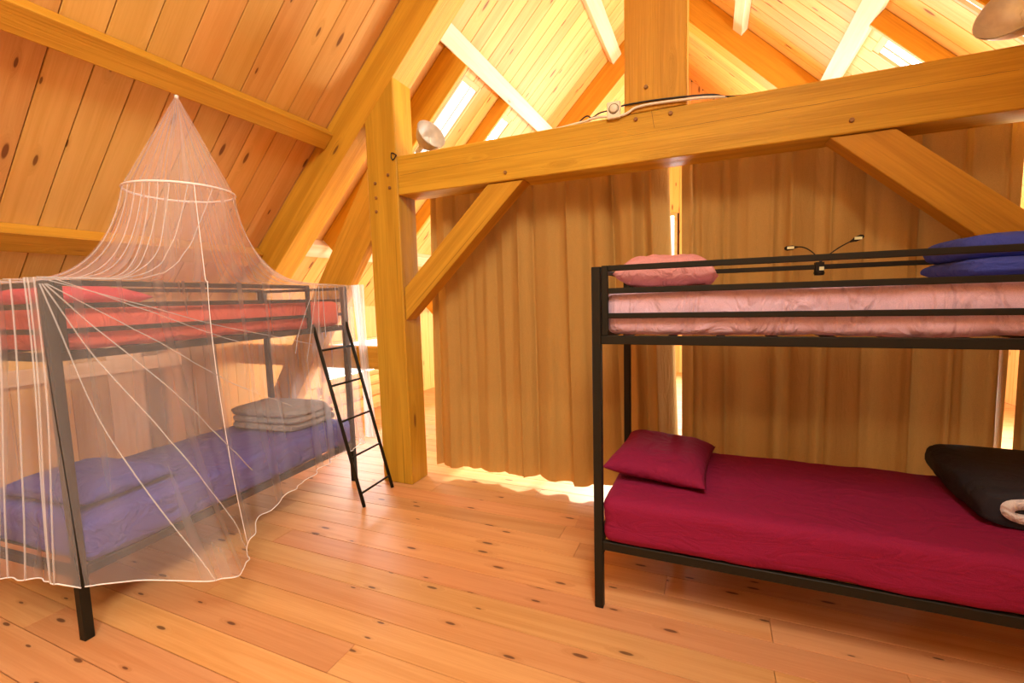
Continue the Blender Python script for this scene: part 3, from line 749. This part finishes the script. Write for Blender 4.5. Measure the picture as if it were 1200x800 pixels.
# ------------------------------------------------------------------ mosquito net
APEX = Vector((-3.052, 1.935, 2.848)); HC = Vector((-3.095, 1.94, 2.285)); HR_ = 0.295
net = empty('mosquito_net', HC); tag(net, 'white mosquito net hung from the purlin and draped over the left bunk bed', 'mosquito net')
inv = Matrix.Translation(-HC)
NU = 420
e = 0.03
cor = [(-e, -e), (BL+e, -e), (BL+e, BW+e), (-e, BW+e)]
per = []
Ls = [BL+2*e, BW+2*e, BL+2*e, BW+2*e]; tot = sum(Ls)
def perim(u):
    d = (u % 1.0)*tot
    for k in range(4):
        if d <= Ls[k]:
            a, b = cor[k], cor[(k+1) % 4]; t = d/Ls[k]
            return k, t, (a[0]+(b[0]-a[0])*t, a[1]+(b[1]-a[1])*t)
        d -= Ls[k]
    return 3, 1.0, cor[0]
nrm2 = [(0, -1), (1, 0), (0, 1), (-1, 0)]
ctr = Rl.inverted() @ HC
def fold(u, v): return noise.noise(Vector((u*60, v*1.2, 3.3)))
def net_top(u, t):      # hoop -> rail
    k, q, (px, py) = perim(u)
    a = math.atan2(py-ctr.y, px-ctr.x)
    hx, hy = ctr.x+HR_*math.cos(a), ctr.y+HR_*math.sin(a)
    r = math.hypot(px-hx, py-hy)
    pw = 2.2+2.3*min(1.2, r)
    zt = BH+0.012
    hz = HC.z
    # slack: net falls steeply from the hoop and then lies out towards the rails
    tt = t**1.15
    x = hx+(px-hx)*tt; y = hy+(py-hy)*tt
    z = zt + (hz-zt)*(1-t)**pw
    w = fold(u, t)*0.03*math.sin(PI*min(1, t))
    return Vector((x + w*math.cos(a+1.57), y + w*math.sin(a+1.57), z + 0.02*fold(u+.3, t)*math.sin(PI*t)))
def net_skirt(u, t):    # rail -> hem
    k, q, (px, py) = perim(u)
    if k == 0:
        flare = 0.05 + 0.46*math.exp(-((q-0.17)/0.17)**2)*(1-math.exp(-(q/0.10)**2)) + 0.06*math.exp(-((q-0.6)/0.25)**2)
        hemz = 0.345 - 0.17*math.exp(-((q-0.3)/0.25)**2)
    elif k == 3:
        flare = 0.04+0.05*math.sin(PI*q); hemz = 0.34
    else:
        flare = 0.02; hemz = 0.35
    nx, ny = nrm2[k]
    # the belly of the mattress holds the cloth out
    prof = t**1.5
    f = fold(u, 1+t)*(0.008+0.035*t) + 0.012*math.sin(u*tot*34+4*fold(u, 0))*t
    o = flare*prof + f
    al = 0.02*fold(u+7, t)*t
    tx, ty = -ny, nx
    return Vector((px+nx*o+tx*al, py+ny*o+ty*al, (BH+0.012)*(1-t)+hemz*t))
def sheet(name, fn, u0, u1, nu, nv, mat, tpow=1.0):
    v = []; f = []; uvs = []
    for j in range(nv+1):
        for i in range(nu+1):
            u = u0+(u1-u0)*i/nu; t = (j/nv)**tpow
            v.append(inv @ (Rl @ fn(u, t))); uvs.append((u, t))
    for j in range(nv):
        for i in range(nu):
            a = j*(nu+1)+i; f.append((a, a+nu+1, a+nu+2, a+1))
    me = mesh_from(v, f, name); ul = me.uv_layers.new(name='UVMap')
    for lp_ in me.loops: ul.data[lp_.index].uv = uvs[lp_.vertex_index]
    return link(name, me, mat, net, True)
apl = Rl.inverted() @ APEX
def net_cone(u, t):
    k, q, (px, py) = perim(u); a = math.atan2(py-ctr.y, px-ctr.x)
    r = HR_*t + 0.012*(1-t); c = apl.lerp(ctr, t)
    return Vector((c.x+r*math.cos(a), c.y+r*math.sin(a), c.z))
sheet('crown', net_cone, 0, 1, 96, 8, 'net')
sheet('canopy', net_top, 0, 1, NU, 24, 'net')
sheet('skirt', net_skirt, 0, 1, NU, 30, 'net')
def ncurve(name, fn, pts, r, mat='netcord', steps=24):
    P = []
    for (u0, t0), (u1, t1) in zip(pts[:-1], pts[1:]):
        for i in range(steps):
            s = i/steps; P.append(inv @ (Rl @ fn(u0+(u1-u0)*s, t0+(t1-t0)*s)))
    P.append(inv @ (Rl @ fn(*pts[-1])))
    return MB().tube(P, r, 5).build(name, mat, net, True)
hoop = MB().tube([inv @ (HC + Vector((HR_*math.cos(2*PI*k/48), HR_*math.sin(2*PI*k/48), 0))) for k in range(49)], 0.007, 8, False).build('hoop', 'netcord', net, True)
MB().tube([inv @ APEX, inv @ (APEX+Vector((0, 0, 0.02)))], 0.012, 8).build('hanging_loop', 'netcord', net, True)
ncurve('hem', net_skirt, [(i/40, 1.0) for i in range(41)], 0.0032, steps=9)
fr = Ls[0]/tot       # share of the front side
# seams and stretched folds of the front side
for q0, q1, t0, t1, r in ((0.004, 0.15, 0.02, 1.0, 0.0034), (0.008, 0.30, 0.02, 0.98, 0.0034), (0.012, 0.44, 0.02, 0.80, 0.0034), (0.015, 0.62, 0.02, 0.62, 0.0030), (0.02, 0.75, 0.01, 0.33, 0.0028), (0.03, 0.45, 0.005, 0.25, 0.0028)):
    ncurve('stretched_fold', net_skirt, [(q0*fr, t0), (q1*fr, t1)], r, 'netline')
for q0, q1, t1 in ((0.79, 0.66, 0.36), (0.80, 0.72, 0.42), (0.81, 0.77, 0.5), (0.83, 0.82, 0.3), (0.9, 0.9, 0.25), (0.95, 0.95, 0.2)):
    ncurve('stretched_fold', net_skirt, [(q0*fr, 0.01), (q1*fr, t1)], 0.0028, 'netline')
sm = 0.375*fr
ncurve('seam', net_top, [(sm, 0.0), (sm, 1.0)], 0.0024); ncurve('seam', net_skirt, [(sm, 0.0), (0.33*fr, 1.0)], 0.0023)
for k, u in enumerate((0.997, 0.990, 0.986, 0.968, 0.95, 0.936, 0.915)):
    ncurve('hanging_fold', net_skirt, [(u, 0.0), (u+0.002*(k % 3-1), 1.0)], 0.0042, 'netline')
for a, b in ((0.12, 0.004), (0.09, 0.002), (0.06, 0.0), (0.15, 0.02)):
    ncurve('canopy_fold', net_top, [(a, 0.0), ((a*0.6+b*0.4), 0.45), (b, 1.0)], 0.0030, 'netline')
for u in (0.985, 0.96, 0.93, 0.89, 0.02, 0.29, 0.31):
    ncurve('canopy_fold', net_top, [(u, 0.0), (u, 1.0)], 0.0028, 'netline')
# gathered bundle hanging at the far corner post
def bundle(u, t):
    w = 0.13*(1-0.35*math.sin(PI*t)); x = BL+0.045 + (u-0.5)*0.03; yv = -0.05 - (0.03+0.14*t)*0.4 + (u-0.5)*w + 0.012*math.sin(u*30)
    return Vector((x+0.018*math.sin(u*24+1)+0.02, yv, BH+0.015-(BH-0.36)*t))
sheet('gathered_end', bundle, 0, 1, 40, 20, 'netfold')

# ------------------------------------------------------------------ small things
# reading lamp clipped on the back rail of the right bunk
yr = RB.y+BW-0.018
r = empty('reading_lamp', (0.555, yr, 1.65)); tag(r, 'black clip-on reading lamp with two gooseneck arms on the upper bunk rail', 'lamp')
MB().box(-0.02, 0.02, -0.03, 0.02, 0.012, 0.062).lathe([(0.0, -0.012), (0.022, -0.010), (0.028, 0.004), (0.022, 0.014)], 14, (0, -0.008, 0)).build('clip', 'metal', r)
MB().box(-0.004, 0.018, -0.035, -0.029, 0.016, 0.036).build('switch', 'lens', r)
def arm(ex, ez, hgt):
    P = []
    for i in range(15):
        t = i/14; P.append((0.006+ex*t, -0.005, 0.06+ hgt*math.sin(t*PI/2)**0.8*1.0 + (ez-hgt)*t**2))
    MB().tube(P, 0.0032, 6).build('gooseneck', 'metal', r, True)
    a, b = Vector(P[-2]), Vector(P[-1]); d = (b-a).normalized()
    h = MB().tube([b-d*0.004, b+d*0.012, b+d*0.02, b+d*0.05, b+d*0.062], lambda t: (0.004, 0.008, 0.013, 0.014, 0.007)[min(4, int(t*4+0.01))], 10).build('lamp_head', 'metal', r, True)
    MB().box(-0.017, 0.017, -0.004, 0.002, -0.007, 0.007).build('lens', 'lens', h).location = b+d*0.033+Vector((0, -0.0135, 0))
arm(-0.115, 0.092, 0.10); arm(0.135, 0.105, 0.075)

# clamp lamps standing on the tie beam
def clamp_lamp(loc, axis, R, label, hgt):
    r = empty('clamp_lamp', loc); tag(r, label, 'lamp', 'aluminium clamp lamps on the tie beam')
    ax = Vector(axis).normalized(); o = ax*0.08+Vector((0, 0, hgt))
    prof = [(0.022, 0.0), (0.03, 0.012), (R*0.45, 0.03), (R*0.72, 0.065), (R*0.92, 0.115), (R, 0.15), (R*1.03, 0.152)]
    ins = [(q[0]-0.003 if q[0] < R else R*0.99, q[1]+0.002) for q in prof]
    MB().lathe(prof, 32, o, ax).build('reflector_shade', 'aluminium', r, True)
    MB().lathe(list(reversed(ins)), 32, o, ax).build('shade_lining', 'aluminium', r, True)
    MB().lathe([(0.0, -0.075), (0.016, -0.075), (0.019, -0.06), (0.022, 0.0), (0.0, 0.002)], 16, o, ax).build('socket', 'plastic', r, True)
    MB().lathe([(0.013, 0.0), (0.018, 0.03), (0.032, 0.062), (0.028, 0.088), (0.012, 0.102), (0.0, 0.104)], 20, o, ax).build('bulb', 'bulb', r, True)
    c = o-ax*0.055
    MB().tube([c, (c.x, c.y, 0.02)], 0.007, 8).box(c.x-0.022, c.x+0.022, c.y-0.02, c.y+0.02, 0.0, 0.022).build('clamp', 'plastic', r)
    return r
clamp_lamp((-2.20, 3.26, 2.708), (0.80, -0.33, 0.38), 0.12, 'small aluminium clamp lamp on the tie beam beside the post', 0.045)
clamp_lamp((1.50, 3.26, 2.708), (-0.60, -0.55, 0.42), 0.175, 'large aluminium clamp lamp at the right end of the tie beam', 0.085)

# dimmer switch with its cables, on the tie beam by the king post
r = empty('dimmer_switch', (-0.585, B1-0.001, 2.745)); tag(r, 'cream rotary dimmer switch on the tie beam beside the king post', 'switch')
me = bevel(mesh_from(boxv(-0.042, 0.042, -0.028, 0.0, -0.052, 0.052), BOXF, 'housing'), 0.006, 2); link('housing', me, 'plastic', r)
MB().lathe([(0.0, 0.014), (0.022, 0.013), (0.026, 0.008), (0.027, 0.0)], 20, (0.002, -0.028, 0.006), (0, -1, 0)).build('knob', 'plastic', r, True)
MB().lathe([(0.030, 0.004), (0.033, 0.0), (0.028, 0.0), (0.030, 0.004)], 20, (0.002, -0.028, 0.006), (0, -1, 0)).build('dial_ring', 'peg', r, True)
def cable(name, pts, rr, mat, label, cat='cable'):
    P = [Vector(p) for p in pts]; Q = []
    for i in range(len(P)-1):
        p0, p1, p2, p3 = P[max(0, i-1)], P[i], P[i+1], P[min(len(P)-1, i+2)]
        for k in range(8):
            t = k/8; Q.append(0.5*((2*p1)+(-p0+p2)*t+(2*p0-5*p1+4*p2-p3)*t*t+(-p0+3*p1-3*p2+p3)*t**3))
    Q.append(P[-1]); o = MB().tube(Q, rr, 7).build(name, mat, None, True); return tag(o, label, cat)
yf = B1-0.012
cable('power_cable', [(-0.545, yf, 2.705), (-0.50, yf, 2.715), (-0.45, yf, 2.738), (-0.36, yf, 2.744), (-0.22, yf, 2.738), (-0.08, yf, 2.728), (0.03, yf+0.012, 2.718), (0.14, B1+0.05, 2.7165), (0.5, B1+0.12, 2.714)], 0.0085, 'cord', 'cream cable running right from the dimmer across the king post')
cable('power_cable', [(-0.540, yf+0.004, 2.765), (-0.5, yf+0.004, 2.768), (-0.35, yf+0.004, 2.766), (-0.15, yf+0.004, 2.752), (0.0, yf+0.006, 2.735), (0.12, B1+0.03, 2.716), (0.5, B1+0.09, 2.714)], 0.0055, 'blackcord', 'thin black cable running right from the dimmer across the king post')
cable('power_cable', [(-0.628, yf, 2.715), (-0.68, yf, 2.722), (-0.74, yf+0.004, 2.720), (-0.79, B1+0.02, 2.722), (-1.2, B1+0.07, 2.716), (-2.0, B1+0.09, 2.716), (-2.20, B1+0.08, 2.722)], 0.009, 'cord', 'cream cable running left from the dimmer along the tie beam')
cable('power_cable', [(-0.628, yf+0.002, 2.752), (-0.68, yf+0.004, 2.748), (-0.73, yf+0.006, 2.728), (-0.76, yf+0.008, 2.745), (-0.80, B1+0.02, 2.742), (-0.85, B1+0.04, 2.714)], 0.005, 'blackcord', 'short black cable looped at the left of the dimmer')
hk = MB().tube([(-2.315+0.05*x, B1-0.008, 2.712+0.05*z) for x, z in ((0.3, 0.0), (0.0, 0.25), (-0.6, 0.55), (-0.75, 0.35), (-0.75, -0.25), (-0.5, -0.6), (-0.2, -0.45), (0.1, -0.1), (0.3, 0.0))], 0.0045, 6).build('wire_hook', 'blackcord', None, True)
tag(hk, 'black bent wire loop where the post meets the tie beam', 'hook')
